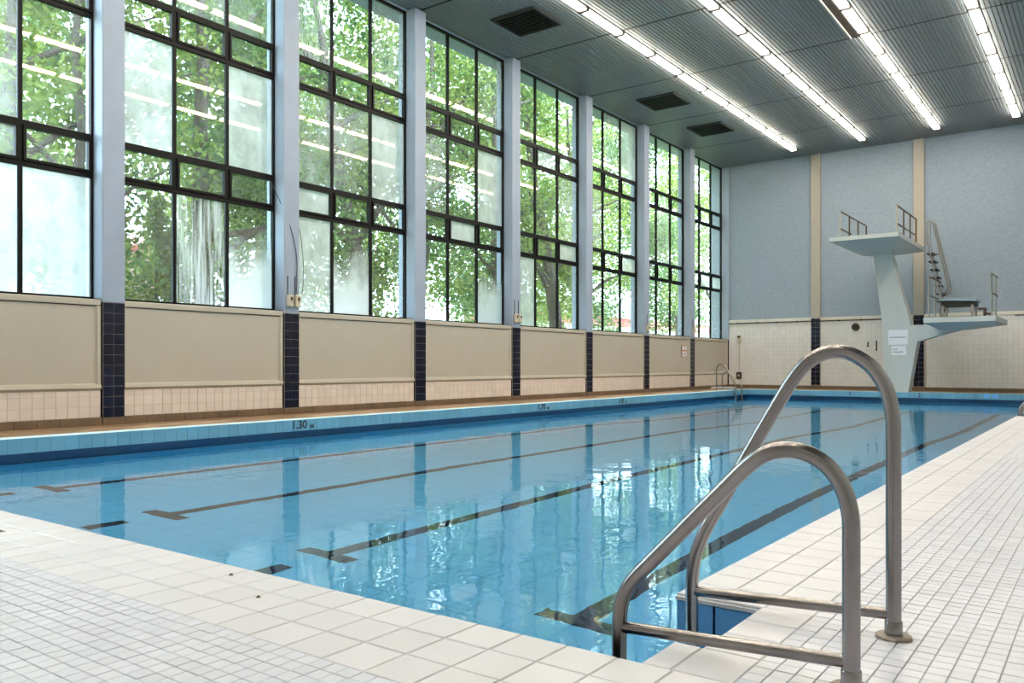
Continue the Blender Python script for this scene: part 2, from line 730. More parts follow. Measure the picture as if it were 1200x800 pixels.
# world-height shift: fields are laid at z = 0 then lowered
for r_ in [rects]:
    o = tilefield('floor_tile_field', r_, 'brown_floor', -.012, 0, floor2, .003)
    o.location.z = ZB

# ------------------------------------------------------------------ window wall
b = MB()
b.box(-12.32, -11.80, YB, YF, -.6, 1.69)
b.box(-12.5, -11.9, YB, YF, 8.13, 8.6)
b.box(-12.32, XF, YB, PY[0] - PW / 2 - 3.0, -.6, 8.6)
wall_left = b.build('wall_left', 'paint_pale', kind='structure', label='window wall of painted pillars and beige panels')

skt = boxmesh('skirting_tile', .03, .296, .11, 'brown_skirt', .004)
nwt = 0
wall_rest = []
for k, yc in enumerate(PY):
    y0, y1 = yc - PW / 2, yc + PW / 2
    p = MB().box(-12.16, XF, y0, y1, 1.672, 8.16, .012)
    p.cur = 1
    p.box(-12.16, XF - .012, y0 + .006, y1 - .006, -.10, 1.672)
    p.cur = 1
    pil = p.build('pillar', ['paint_pale', 'navy_tile'], wall_left)
    # grout sheet and navy tiles, two wide and eleven high
    MB().box(XF - .012, XF - .006, y0 + .01, y1 - .01, .02, 1.672).build('grout', 'grout_wall', pil)
    tw, th = (PW - .02) / 2, 1.652 / 11
    me = boxmesh('navy_tile', .010, tw - .006, th - .006, 'navy_tile', .002)
    for c in range(2):
        for r in range(11):
            obj('navy_tile', me, (XF - .003, y0 + .01 + tw * (c + .5), .02 + th * (r + .5)), pil)
    MB().box(XF - .02, XF + .02, y0, y1, ZB, .02, .006).build('pillar_skirting', 'brown_skirt', pil)

edges = [PY[0] - PW / 2 - 3.0 + .001] + PY + [YF + PW / 2]
HAZE = {  # bay -> (row from top, column) -> glass
    0: {},
    1: {(4, 2): 'glass_fog', (4, 1): 'glass_fog', (2, 1): 'glass_light', (3, 1): 'glass_light', (4, 0): 'glass_low'},
    2: {(2, 0): 'glass_fog', (2, 2): 'glass_fog', (0, 0): 'glass_light', (0, 1): 'glass_light', (4, 1): 'glass_streak', (4, 2): 'glass_low', (0, 2): 'glass_light'},
    3: {(0, 0): 'glass_streak', (2, 0): 'glass_light', (2, 1): 'glass_light', (2, 2): 'glass_fog', (3, 0): 'glass_fog', (4, 0): 'glass_fog', (4, 1): 'glass_low', (0, 2): 'glass_light'},
    4: {(2, 0): 'glass_light', (2, 2): 'glass_fog', (3, 1): 'glass_fog', (4, 2): 'glass_low', (0, 2): 'glass_light'},
    5: {(2, 2): 'glass_light', (3, 2): 'glass_fog', (4, 0): 'glass_fog', (1, 1): 'glass_fog', (1, 2): 'glass_light'},
    6: {(0, 2): 'glass_fog', (3, 2): 'glass_fog', (0, 1): 'glass_light', (2, 0): 'glass_light'},
    7: {(2, 1): 'glass_light', (1, 1): 'glass_light'},
    8: {(3, 1): 'glass_fog', (3, 2): 'glass_fog', (2, 1): 'glass_light'},
}
ZR = [8.12, 6.37, 5.82, 4.07, 3.51, 1.70]
wn = 0
PANES = {}


def pane(y0, y1, z0, z1, mat, parent):
    b = MB()
    b.box(XW + .018, XW + .026, y0, y1, z0, z1)
    b.mi = [0, 0, 0, 0, 0, 1]
    return b.build('pane', ['glass_clear', mat], parent)


for k in range(len(edges) - 1):
    if k == 0:
        y0, y1 = edges[0], PY[0] - PW / 2
    elif k == len(edges) - 2:
        y0, y1 = PY[-1] + PW / 2, YF - .06
    else:
        y0, y1 = PY[k - 1] + PW / 2, PY[k] - PW / 2
    wn += 1
    fw = .035
    b = MB()
    b.box(XW, XW + .07, y0, y0 + fw, 1.69, 8.14)
    b.box(XW, XW + .07, y1 - fw, y1, 1.69, 8.14)
    b.box(XW, XW + .07, y0 + fw, y1 - fw, 8.09, 8.14)
    b.box(XW, XW + .10, y0 + fw, y1 - fw, 1.69, 1.755)
    win = b.build('window_%d' % wn, 'frame_black', kind='structure', label='tall black-framed window bay number %d from the camera' % wn)
    del win['label']
    cw = (y1 - y0) / 3
    for c in (1, 2):
        piece('mullion', XW + .002, XW + .062, y0 + c * cw - .03, y0 + c * cw + .03, 1.755, 8.09, 'frame_black', win, .006)
    for z in ZR[1:-1]:
        piece('transom', XW + .004, XW + .066, y0 + fw, y1 - fw, z - .036, z + .036, 'frame_black', win, .006)
    for r in range(5):
        zt, zb = ZR[r] - (.03 if r == 0 else .036), ZR[r + 1] + (.055 if r == 4 else .036)
        for c in range(3):
            a = y0 + c * cw + (fw if c == 0 else .03)
            d = y0 + (c + 1) * cw - (fw if c == 2 else .03)
            gm = HAZE.get(k, {}).get((r, c), 'glass_veil')
            if r in (1, 3):
                s = MB()
                t = .038
                s.box(XW + .01, XW + .085, a, a + t, zb, zt)
                s.box(XW + .01, XW + .085, d - t, d, zb, zt)
                s.box(XW + .01, XW + .085, a + t, d - t, zt - t, zt)
                s.box(XW + .01, XW + .085, a + t, d - t, zb, zb + t)
                sash = s.build('vent_sash', 'frame_black', win)
                pane(a + t, d - t, zb + t, zt - t, gm, sash)
            else:
                pane(a, d, zb, zt, gm, win)
    # beige panel below the window
    if k == 0:
        continue
    pe = y1 - .012
    ps = y0 + .002
    pn = MB().box(-11.82, -11.715, ps, pe, .42, 1.64)
    panel = pn.build('wall_panel', 'panel_beige', wall_left)
    piece('panel_rail', -11.80, -11.69, ps, pe, 1.625, 1.712, 'panel_edge', panel, .008)
    piece('panel_stile', -11.80, -11.69, pe - .06, pe, .50, 1.622, 'panel_edge', panel, .008)
    piece('panel_stile', -11.80, -11.69, ps, ps + .012, .50, 1.622, 'panel_edge', panel, .003)
    MB().prism([(-11.80, .415), (-11.70, .415), (-11.675, .45), (-11.69, .50), (-11.715, .515), (-11.80, .515)], 'y', ps, pe).build('panel_ledge', 'panel_edge', panel)
    piece('panel_shade_strip', -11.80, -11.706, ps + .012, pe - .06, 1.614, 1.626, 'ceil_dark', panel)  # dark strip painting in the shadow line under the rail
    piece('panel_shade_strip', -11.80, -11.706, pe - .070, pe - .0602, .515, 1.612, 'grout_wall', panel)  # strip put in for the shade line beside the stile
    piece('window_sill', -12.0, -11.70, ps, pe, 1.712, 1.722, 'frame_black', panel)
    # pinkish tiles under it and brown skirting
    MB().box(-11.80, -11.712, ps, pe, -.1, .42).build('tile_bed', 'grout_wall', wall_left)
    n = max(1, round((pe - ps) / .152))
    w = (pe - ps) / n
    for r, (za, zb2) in enumerate([(.03, .18), (.18, .33), (.33, .415)]):
        for i in range(n):
            rc = (ps + i * w, ps + (i + 1) * w, za, zb2)
            if k <= 5 and nwt < 300:
                nwt += 1
                me = boxmesh('wall_tile', .010, w - .004, zb2 - za - .004, 'pink_tile', .002)
                obj('wall_tile', me, (-11.709, (rc[0] + rc[1]) / 2, (za + zb2) / 2), wall_left)
            else:
                wall_rest.append(rc)
    n = max(1, round((pe - ps) / .3))
    w = (pe - ps) / n
    for i in range(n):
        piece('skirting_tile', -11.72, -11.66, ps + i * w + .002, ps + (i + 1) * w - .002, ZB, .03, 'brown_skirt', wall_left, .006)
b = MB()
for y0, y1, z0, z1 in wall_rest:
    b.box(-11.714, -11.704, y0 + .002, y1 - .002, z0 + .002, z1 - .002)
b.build('wall_tile_field', 'pink_tile', wall_left, kind='stuff')

# ------------------------------------------------------------------ far wall
b = MB().box(-12.4, XRW + .1, YF, YF + .3, -.6, 8.6)
wall_far = b.build('wall_far', 'stucco', kind='structure', label='far wall of grey stucco over cream tiles')
b = MB().box(XF, XRW, YF - .012, YF, .02, 2.42)
b.build('tile_bed', 'grout_wall', wall_far)
far_pil = [-8.49, -5.195, -1.9, 1.4]
b = MB()
nx = int((XRW - XF) / .152)
for i in range(nx):
    x0 = XF + i * .152
    if any(abs(x0 + .076 - q) < .20 for q in far_pil):
        continue
    for r in range(15):
        b.box(x0 + .0025, x0 + .1495, YF - .02, YF - .012, .04 + r * .152, .04 + r * .152 + .147)
b.build('wall_tile_field', 'far_tile', wall_far, kind='stuff')
piece('tile_cap', XF, XRW, YF - .05, YF, 2.32, 2.43, 'coping_white', wall_far, .008)
n = int((XRW - XF) / .3)
for i in range(n):
    piece('skirting_tile', XF + i * .3 + .002, XF + .298 + i * .3, YF - .05, YF, ZB, .035, 'brown_skirt', wall_far, .006)
for q in far_pil:
    p = MB().box(q - .16, q + .16, YF - .10, YF + .02, 2.40, 8.16, .008)
    pil = p.build('pilaster', 'pilaster_paint', wall_far)
    MB().box(q - .155, q + .155, YF - .085, YF, -.05, 2.40).build('grout', 'grout_wall', pil)
    me = boxmesh('navy_tile_far', .150, .01, .150, 'navy_tile', .002)
    for c in range(2):
        for r in range(15):
            obj('navy_tile', me, (q - .155 + .155 * (c + .5), YF - .088, .06 + .1555 * (r + .5)), pil)
    MB().box(q - .17, q + .17, YF - .11, YF, ZB, .05, .006).build('pillar_skirting', 'brown_skirt', pil)
# corner strip where the window wall meets the far wall
MB().box(-12.4, XF + .02, YF - .075, YF, 1.70, 8.16, .01).build('corner_pier', 'paint_pale', wall_far)
MB().box(-12.0, XF - .005, YF - .06, YF, -.05, 1.70).build('corner_tile', 'navy_tile', wall_far)

# room shell outside the picture
MB().box(XRW, XRW + .3, YB, YF, -.6, 8.6).build('wall_right', 'room_white', kind='structure')
MB().box(-12.4, XRW + .3, YB - .3, YB, -.6, 8.6).build('wall_back', 'room_white', kind='structure')

# ------------------------------------------------------------------ ceiling
ceiling = MB().box(-12.6, XRW + .3, YB - .3, YF + .3, 8.25, 8.6).build('ceiling', 'ceil_dark', kind='structure', label='ribbed grey metal ceiling')
ribs = 170
px_ = (XRW - XW) / ribs
joints = [YB] + [-.35] + PY + [YF]
for k in range(len(joints) - 1):
    ya, yb = joints[k] + .03, joints[k + 1] - .03
    prof = []
    for i in range(ribs):
        x = XW + i * px_
        prof += [(x, 8.166), (x + px_ * .14, 8.166), (x + px_ * .22, ZC), (x + px_ * .92, ZC)]
    prof.append((XRW, 8.166))
    vs = [(x, ya, z) for x, z in prof] + [(x, yb, z) for x, z in prof]
    n = len(prof)
    m = MB().add(vs, [(i, i + 1, n + i + 1, n + i) for i in range(n - 1)])
    m.build('ceiling_panel', 'ceil_metal', ceiling)

# vents
for (ya, yb), lab in zip([(13.92, 15.0), (20.56, 21.7), (23.9, 25.05)],
                         ['square dark ceiling vent nearest the camera', 'square dark ceiling vent, middle one of three', 'square dark ceiling vent closest to the far wall']):
    v = empty('ceiling_vent', (-10.21, (ya + yb) / 2, ZC), label=lab, cat='vent', group='ceiling vents above the windows')
    xa, xb = -10.77, -9.65
    piece('backing', xa, xb, ya, yb, ZC - .004, ZC + .01, 'ceil_dark', v)
    for s in ((xa, xa + .05, ya, yb), (xb - .05, xb, ya, yb), (xa + .05, xb - .05, ya, ya + .05), (xa + .05, xb - .05, yb - .05, yb)):
        piece('frame', s[0], s[1], s[2], s[3], ZC - .045, ZC, 'ceil_dark', v)
    for i in range(9):
        yq = ya + .1 + (yb - ya - .2) * i / 8
        piece('slat', xa + .05, xb - .05, yq - .02, yq + .02, ZC - .03, ZC - .006, 'frame_black', v)

# light rows
rows = [(-8.87, 'nearest the windows'), (-6.655, 'second from the windows'), (-4.48, 'third from the windows, beside an open ceiling slot'), (-2.36, 'rightmost in view, farthest from the windows')]
Y_END = 28.42
for x, where in rows:
    lab = 'long row of warm fluorescent tubes, ' + where
    row = empty('light_row', (x, Y_END, ZC), label=lab, cat='ceiling light', group='fluorescent rows on the ceiling')
    nseg = 19
    L_ = 1.535
    piece('housing', x - .10, x + .10, Y_END - nseg * L_, Y_END + .02, ZC - .014, ZC - .001, 'housing', row)
    tube = boxmesh('tube', .078, L_ - .08, .05, 'lamp_tube', .012)
    clip = boxmesh('joint_clip', .23, .09, .085, 'clip_dark')
    for k in range(nseg):
        yc = Y_END - (k + .5) * L_
        seg = obj('lamp_reflector', boxmesh('lamp_reflector', .20, L_ - .03, .012, 'clip_dark'), (x, yc, ZC - .02), row)
        for s in (-1, 1):
            obj('tube', tube, (x + s * .047, yc, ZC - .055), seg)
        obj('joint_clip', clip, (x, Y_END - k * L_, ZC - .06), row)
slot = empty('ceiling_slot', (-4.72, 18.4, ZC), label='dark open slot in the ceiling beside the third light row', cat='ceiling slot')
piece('trough', -4.80, -4.64, 16.6, 19.5, ZC - .012, ZC + .01, 'clip_dark', slot)
piece('edge_strip', -4.83, -4.80, 16.6, 19.5, ZC - .04, ZC, 'coping_white', slot)

# ------------------------------------------------------------------ pool
pool = empty('swimming_pool', (XL, YN, 0), label='long blue tiled swimming pool with dark lane lines', cat='swimming pool')
DEP = [(YN, 1.0), (8, 1.28), (14.3, 1.85), (18.2, 3.0), (YE + .25, 3.4)]


def depth(y):
    for (a, da), (b_, db) in zip(DEP, DEP[1:]):
        if a <= y <= b_:
            return da + (db - da) * (y - a) / (b_ - a)
    return DEP[-1][1]


XB0, XB1 = XL - .25, -.925
b = MB()
n = len(DEP)
vs = [(XB0, y, ZW - d) for y, d in DEP] + [(XB1, y, ZW - d) for y, d in DEP]
b.add(vs, [(i, n + i, n + i + 1, i + 1) for i in range(n - 1)])
b.build('basin_floor', 'basin_tile', pool)
b = MB()
for x, flip in ((XB0, 1), (XR, 0), (XB1, 0)):
    ya, yb = YN, YE + .25
    for (a, da), (c, dc) in zip(DEP, DEP[1:]):
        q = [(x, a, ZW - da), (x, c, ZW - dc), (x, c, -.07 if x < -5 else -.30), (x, a, -.07 if x < -5 else -.30)]
        if x == XR:
            q = [(x, max(a, 2.63), ZW - da), (x, c, ZW - dc), (x, c, -.01), (x, max(a, 2.63), -.01)]
        b.add(q, [(3, 2, 1, 0) if flip else (0, 1, 2, 3)])
b.build('side_wall', 'basin_wall_y', pool)
b = MB()
b.add([(XB0, YE + .25, ZW - 3.4), (XB1, YE + .25, ZW - 3.4), (XB1, YE + .25, -.07), (XB0, YE + .25, -.07)], [(0, 1, 2, 3)])
b.add([(XB0, YN, ZW - 1), (XB1, YN, ZW - 1), (XB1, YN, -.03), (XB0, YN, -.03)], [(3, 2, 1, 0)])
b.add([(XR, 2.63, ZW - 1.1), (XB1, 2.63, ZW - 1.1), (XB1, 2.63, -.02), (XR, 2.63, -.02)], [(0, 1, 2, 3)])
b.build('end_wall', 'basin_wall_x', pool)
# gutter backs, dark
b = MB()
b.box(XB0 - .05, XB0 + .004, YN, YE + .3, -.55, -.05)
b.box(XB0, XB1, YE + .246, YE + .3, -.55, -.05)
b.build('gutter_back', 'gutter_dark', pool)
# overhanging edge beam on the window side and the far end, faced with pale blue tiles
b = MB()
b.box(XL - .27, XL - .006, YN, YE + .2, -.185, -.022)
b.box(XL - .006, XR, YE + .006, YE + .27, -.185, -.022)
b.build('edge_beam', 'grout_blue', pool)
n = round((YE - YN) / .152)
w = (YE - YN) / n
me = boxmesh('edge_tile', .01, w - .0025, .163, 'edge_blue', .001)
for i in range(n):
    obj('edge_tile', me, (XL - .004, YN + (i + .5) * w, -.1035), pool)
n = round((XR - XL) / .152)
w = (XR - XL) / n
me = boxmesh('edge_tile_end', w - .0025, .01, .163, 'edge_blue', .001)
med = boxmesh('edge_tile_dark', w - .004, .012, .13, 'face_blue', .002)
for i in range(n):
    obj('edge_tile', me, (XL + (i + .5) * w, YE + .004, -.1035), pool)
for px0 in (-2.86, -2.66):
    obj('skimmer_plate', med, (px0, YE - .003, -.09), pool)
cop = []
y = YN
while y < YE - .05:
    cop.append((XL - .35, XL + .0, y, y + .3))
    y += .3
x = XL - .35
while x < XR - .05:
    cop.append((x, min(x + .3, XR), YE, YE + .35))
    x += .3
o = tilefield('coping_tile_field', cop, 'coping_white', -.075, -.012, pool, .006)
# notch face tiles by the ladder (dark blue)
for xa, xb in ((-1.218, -1.085), (-1.08, -.928)):
    piece('face_tile', xa, xb - .004, 2.622, 2.632, -.46, -.026, 'face_blue', pool, .002)
piece('face_cap', XR, -.925, 2.618, 2.66, -.022, -.010, 'grout_pale', pool)
for xa, xb in ((-1.218, -1.085), (-1.08, -.928)):
    piece('face_tile', xa, xb - .004, 15.192, 15.202, -.46, -.012, 'face_blue', pool, .002)

# lane lines on the pool floor
LX = [-8.53, -6.50, -4.47, -2.40]


def floor_strip(x0, x1, y0, y1, name, parent, dz=.006):
    ys = [y0] + [d[0] for d in DEP if y0 < d[0] < y1] + [y1]
    m = len(ys)
    vs = []
    for x in (x0, x1):
        for zz in (0, dz):
            vs += [(x, y, ZW - depth(y) + zz) for y in ys]
    fs = []
    A, B_, C_, D_ = 0, m, 2 * m, 3 * m
    for i in range(m - 1):
        fs += [(B_ + i, D_ + i, D_ + i + 1, B_ + i + 1), (A + i, B_ + i, B_ + i + 1, A + i + 1), (C_ + i, C_ + i + 1, D_ + i + 1, D_ + i)]
    fs += [(A, C_, D_, B_), (A + m - 1, B_ + m - 1, D_ + m - 1, C_ + m - 1)]
    return MB().add(vs, fs).build(name, 'lane_black', parent)


for x in LX:
    ln = floor_strip(x - .07, x + .07, 3.97, 24.2, 'lane_line', pool)
    floor_strip(x - .26, x + .26, 3.84, 3.97, 'cross_bar', ln)
    floor_strip(x - .07, x + .07, 3.22, 3.56, 'end_mark', ln)

# depth figures on the edge


def text_mesh(name, body, size, loc, rot, mat, parent=None, ext=.002, align='CENTER'):
    c = bpy.data.curves.new('t', 'FONT')
    c.body = body
    c.size = size
    c.extrude = ext
    c.offset = size * .02
    c.align_x = align
    c.align_y = 'CENTER'
    o = bpy.data.objects.new('t', c)
    COL.objects.link(o)
    dg = bpy.context.evaluated_depsgraph_get()
    me = bpy.data.meshes.new_from_object(o.evaluated_get(dg))
    bpy.data.objects.remove(o)
    me.materials.clear()
    me.materials.append(MATS[mat])
    o = bpy.data.objects.new(name, me)
    COL.objects.link(o)
    o.parent = parent
    o.location = Vector(loc) - wloc(parent)
    o.rotation_euler = rot
    return o


H2 = math.pi / 2
for yq, t in ((7.86, '1.30'), (14.15, '1.70'), (17.55, '1.90'), (24.75, '3')):
    text_mesh('depth_figure', t, .165, (XL + .0035, yq, -.10), (H2, 0, H2), 'letter_black', pool)
    text_mesh('depth_unit', 'м', .10, (XL + .0035, yq + (.235 if len(t) > 1 else .12), -.125), (H2, 0, H2), 'letter_black', pool)
for xq, t in ((-6.45, '3'), (-4.55, '2')):
    text_mesh('depth_figure', t, .15, (xq, YE - .004, -.10), (H2, 0, 0), 'letter_black', pool)

water = MB()
water.add([(XB0, YN, ZW), (XB1, YN, ZW), (XB1, YE + .25, ZW), (XB0, YE + .25, ZW)], [(0, 1, 2, 3)])
water.build('pool_water', 'water', label='clear blue water filling the swimming pool', cat='water', kind='stuff')


# ------------------------------------------------------------------ pool ladders
def ladder(loc, rotz, label, mat, dy=.45, flip=False):
    root = empty('pool_ladder', loc, label=label, cat='pool ladder', group='steel pool ladders')
    root.rotation_euler.z = rotz
    R_ = .0212

    def rail(y, htop, name):
        # outline in x,z: deck post at 0, water leg at about -.63
        if htop > .7:
            pr_ = [(0, .0), (0, .40), (0, .624), (-.015, .711), (-.057, .779), (-.117, .82), (-.180, .826), (-.243, .795), (-.291, .734), (-.352, .632), (-.422, .510), (-.494, .380), (-.574, .240), (-.608, .155), (-.620, .076), (-.620, -.10), (-.620, -.75)]
        else:
            pr_ = [(0, .0), (0, .25), (0, .418), (-.016, .484), (-.051, .535), (-.104, .566), (-.158, .572), (-.214, .557), (-.261, .519), (-.369, .406), (-.497, .272), (-.590, .175), (-.625, .117), (-.634, .06), (-.634, -.06), (-.634, -.75)]
        P_ = rounded([(a_, y, c_) for a_, c_ in pr_], .03, 3)
        m = MB().tube(P_, R_, 18)
        off = Vector(loc)
        m.v = [(v[0] + off.x, v[1] + off.y, v[2] + off.z) for v in m.v]
        r_o = m.build(name, mat, root, smooth=True)
        for pts2, rr, nm in (([(-.625, y, .034), (-.01, y, .066)], .0165, 'cross_tube'),):
            m = MB().tube(pts2, rr, 12)
            m.v = [(v[0] + off.x, v[1] + off.y, v[2] + off.z) for v in m.v]
            m.build(nm, mat, root, smooth=True)
        m = MB().lathe((0, y, 0), [(.050, .0), (.050, .006), (.046, .009), (.026, .011)], 14)
        m.v = [(v[0] + off.x, v[1] + off.y, v[2] + off.z) for v in m.v]
        m.build('flange', 'rust_flange', root)
        m = MB().lathe((0, y, 0), [(.0245, .014), (.0245, .045), (.0225, .048)], 16)
        m.v = [(v[0] + off.x, v[1] + off.y, v[2] + off.z) for v in m.v]
        m.build('collar', mat, root, smooth=True)

    ya, yb = (0, dy)
    if flip:
        ya, yb = yb, ya
    rail(ya, .59, 'low_rail')
    rail(yb, .85, 'high_rail')
    for z in (-.34, -.62):
        m = MB().box(-.70, -.58, 0, dy, z - .015, z + .015, .005)
        m.v = [(v[0] + loc[0], v[1] + loc[1], v[2] + loc[2]) for v in m.v]
        m.build('tread', mat, root)
    return root


ladder((-.515, 2.09, 0), 0, 'large steel pool ladder with bent rails in the foreground', 'steel', .47)
ladder((-.55, 14.72, 0), 0, 'steel pool ladder at the right edge, far along the white deck', 'steel', .42)
ladder((-10.03, 24.95, ZB + .06), math.pi, 'small steel pool ladder in the far corner by the windows', 'steel_far', .47)

# ------------------------------------------------------------------ diving tower
tw = empty('diving_tower', (-5.2, 26.4, ZB), label='pale concrete diving tower with two platforms and steel rails', cat='diving tower')
YC0, YC1 = 26.35, 26.85
col = [(-5.47, ZB), (-4.91, ZB), (-4.70, 1.25), (-4.66, 1.45), (-4.10, 1.62), (-3.45, 1.80), (-3.45, 1.93), (-4.85, 1.93), (-4.89, 2.16), (-5.39, 4.12), (-5.87, 4.12), (-5.64, 2.18), (-5.56, .83)]
MB().prism(col, 'y', YC0, YC1).build('column', 'concrete_paint', tw)


def platform(x0, x1, y0, y1, zt, rim, bx0, bx1, by0, by1, zb, name):
    top = [(x0, y0), (x1, y0), (x1, y1), (x0, y1)]
    bot = [(bx0, by0), (bx1, by0), (bx1, by1), (bx0, by1)]
    vs = [(x, y, zt) for x, y in top] + [(x, y, zt - rim) for x, y in top] + [(x, y, zb) for x, y in bot]
    fs = [(0, 1, 2, 3)]
    for i in range(4):
        j = (i + 1) % 4
        fs += [(4 + i, 4 + j, j, i), (8 + i, 8 + j, 4 + j, 4 + i)]
    fs.append((11, 10, 9, 8))
    return MB().add(vs, fs).build(name, 'concrete_paint', tw)


platform(-6.70, -4.84, 24.7, 28.6, 4.45, .115, -5.89, -5.37, 26.3, 27.0, 4.08, 'upper_platform')
platform(-4.22, -2.51, 24.7, 27.5, 2.055, .14, -4.3 + .25, -3.4, 26.0, 27.0, 1.78, 'lower_platform')


def bar(name, a, c, r=.022, mat='rail_dark', parent=tw):
    return MB().tube([a, c], r, 8).build(name, mat, parent, smooth=True)


for x, ys, ye in ((-6.42, 24.8, 27.9), (-4.90, 24.78, 27.5)):
    z0, z1 = 4.45, 5.20
    for i in range(4):
        y_ = ys + (ye - ys) * i / 3
        bar('rail_post', (x, y_, z0), (x, y_, z1), .022, 'pilaster_paint' if i == 0 else 'rail_dark')
    bar('handrail', (x, ys, z1), (x, ye, z1))
    bar('handrail', (x, ys, 4.70), (x, ye if x > -5 else ys + 1.2, 4.70))
for x in (-4.10, -2.62):
    for i, y_ in enumerate((24.85, 25.75, 26.65)):
        if x > -3 and i == 2:
            continue
        bar('rail_post', (x, y_, 2.055), (x, y_, 3.17), .024, 'steel_far')
    bar('handrail', (x, 24.85, 3.17), (x, 26.65 if x < -3 else 26.2, 3.17), .022, 'steel_far' if x > -3 else 'rail_dark')
    bar('handrail', (x, 24.85, 2.66), (x, 26.65 if x < -3 else 26.2, 2.66), .02, 'rail_dark')
# steep stair from the lower to the upper platform
for yy_ in (28.1, 28.6):
    bar('stringer', (-4.66, yy_, 4.45), (-4.18, yy_, 2.06), .02, 'steel_far')
    MB().tube(rounded([(-4.70, yy_, 4.45), (-4.70, yy_, 5.22), (-4.55, yy_, 5.2), (-4.12, yy_, 3.15), (-4.14, yy_, 2.98), (-4.34, yy_, 2.9)], .12, 5), .026, 8).build('stair_handrail', 'steel_far', tw, smooth=True)
for i in range(9):
    z = 2.2 + i * .25
    x = -4.18 - .48 * (z - 2.0) / 2.45
    MB().box(x - .10, x + .10, 28.1, 28.6, z - .018, z + .018).build('stair_tread', 'black_rubber', tw)
bar('stair_tie', (-4.62, 28.1, 4.1), (-4.32, 28.1, 4.18), .018, 'rail_dark')
# springboard stand on the lower platform
st = empty('springboard_stand', (-3.65, 27.0, 2.055), label='low blue-topped springboard stand on the lower diving platform', cat='springboard')
MB().prism([(-4.10, 2.66), (-3.40, 2.66), (-3.15, 2.60), (-3.15, 2.56), (-4.10, 2.61)], 'y', 26.2, 27.2).build('board', 'board_blue', st)
MB().box(-4.02, -3.2, 26.3, 27.15, 2.45, 2.57).build('under_frame', 'black_rubber', st)
for x in (-4.0, -3.25):
    for y_ in (26.32, 27.1):
        piece('leg', x - .03, x + .03, y_ - .03, y_ + .03, 2.055, 2.46, 'steel_far', st)
for i, (x, z) in enumerate(((-3.05, 2.36), (-2.92, 2.22))):
    piece('step', x - .09, x + .09, 26.5, 27.0, z - .02, z + .02, 'box_brown', st)
    piece('step_leg', x + .05, x + .08, 26.52, 26.98, 2.055, z - .02, 'box_brown', st)
piece('base_plate', -4.0, -3.2, 26.3, 27.1, 2.055, 2.075, 'black_rubber', st)

# notices on the tower
for (x0, x1, z0, z1), lab, lines in (((-5.446, -4.915, 1.365, 1.80), 'larger white paper notice on the diving tower column', [(.08, .92, .5, .07)]),
                                     ((-5.352, -4.957, 1.06, 1.325), 'smaller white paper notice below the larger one on the tower', [(.08, .4, .62, .09), (.08, .8, .34, .12)])):
    s = empty('paper_notice', (x0, YC0 - .004, z0), label=lab, cat='notice', group='notices on the tower')
    piece('sheet', x0, x1, YC0 - .006, YC0 - .001, z0, z1, 'paper', s)
    for a, c, h, t in lines:
        W_, H_ = x1 - x0, z1 - z0
        nn = 9
        for i in range(nn):
            u0 = a + (c - a) * i / nn
            piece('print_line', x0 + W_ * u0, x0 + W_ * (u0 + (c - a) / nn * .8), YC0 - .0075, YC0 - .006, z0 + H_ * h - H_ * t / 2, z0 + H_ * h + H_ * t / 2, 'ink', s)

# ------------------------------------------------------------------ fittings on the walls
# sign on the seventh panel
sg = empty('pool_sign', (-11.70, 25.75, 1.1), label='small white sign with red border on the beige wall panel', cat='sign')
MB().box(-11.69, -11.682, 25.55, 25.95, 1.03, 1.42).build('plate', 'sign_red', sg)
for a, c, z0, z1 in ((25.57, 25.93, 1.05, 1.22), (25.57, 25.73, 1.27, 1.40), (25.77, 25.93, 1.27, 1.40)):
    piece('white_field', -11.683, -11.679, a, c, z0, z1, 'paper', sg)
for a in (25.63, 25.75, 25.86):
    piece('red_mark', -11.680, -11.677, a - .02, a + .02, 1.09, 1.18, 'sign_red', sg)


def opener(y, lab, two=True):
    s = empty('switch_box_pair', (XF, y, 1.8), label=lab, cat='switch box', group='switch boxes on the pillars')
    for dy in ((-.07, .09) if two else (0,)):
        piece('box', XF, XF + .07, y + dy - .055, y + dy + .055, 1.79, 2.0, 'box_cream', s, .01)
        piece('lever', XF + .07, XF + .085, y + dy - .012, y + dy + .02, 1.90, 1.96, 'box_brown', s)
        MB().tube([(XF + .012, y + dy - .03, 2.0), (XF + .012, y + dy - .03, 2.33)], .008, 6).build('conduit', 'ceil_dark', s)


opener(PY[2], 'pair of cream switch boxes on the pillar where a cable loops down')
opener(PY[4], 'pair of cream switch boxes on the middle window pillar', True)
opener(PY[6], 'single cream switch box on the second pillar from the far wall', False)
opener(PY[7], 'single cream switch box on the pillar next to the far wall', False)
cb = MB().tube(rounded([(-11.93, 9.1, 4.05), (-11.80, 9.2, 3.7), (-11.66, 9.36, 3.2), (-11.655, 9.50, 2.7), (-11.655, 9.48, 2.03)], .3, 5), .007, 6)
cb.build('cable', 'ceil_dark', label='thin dark cable hanging across the pillar from a window', cat='cable')
cb = MB().tube(rounded([(-11.66, 9.56, 2.03), (-11.66, 9.62, 2.06), (-11.67, 9.66, 2.5), (-11.75, 9.64, 3.2), (-11.9, 9.58, 3.55)], .2, 5), .006, 6)
cb.build('cable', 'ceil_dark', label='thin cable looping over glass right of the switch box pair', cat='cable')

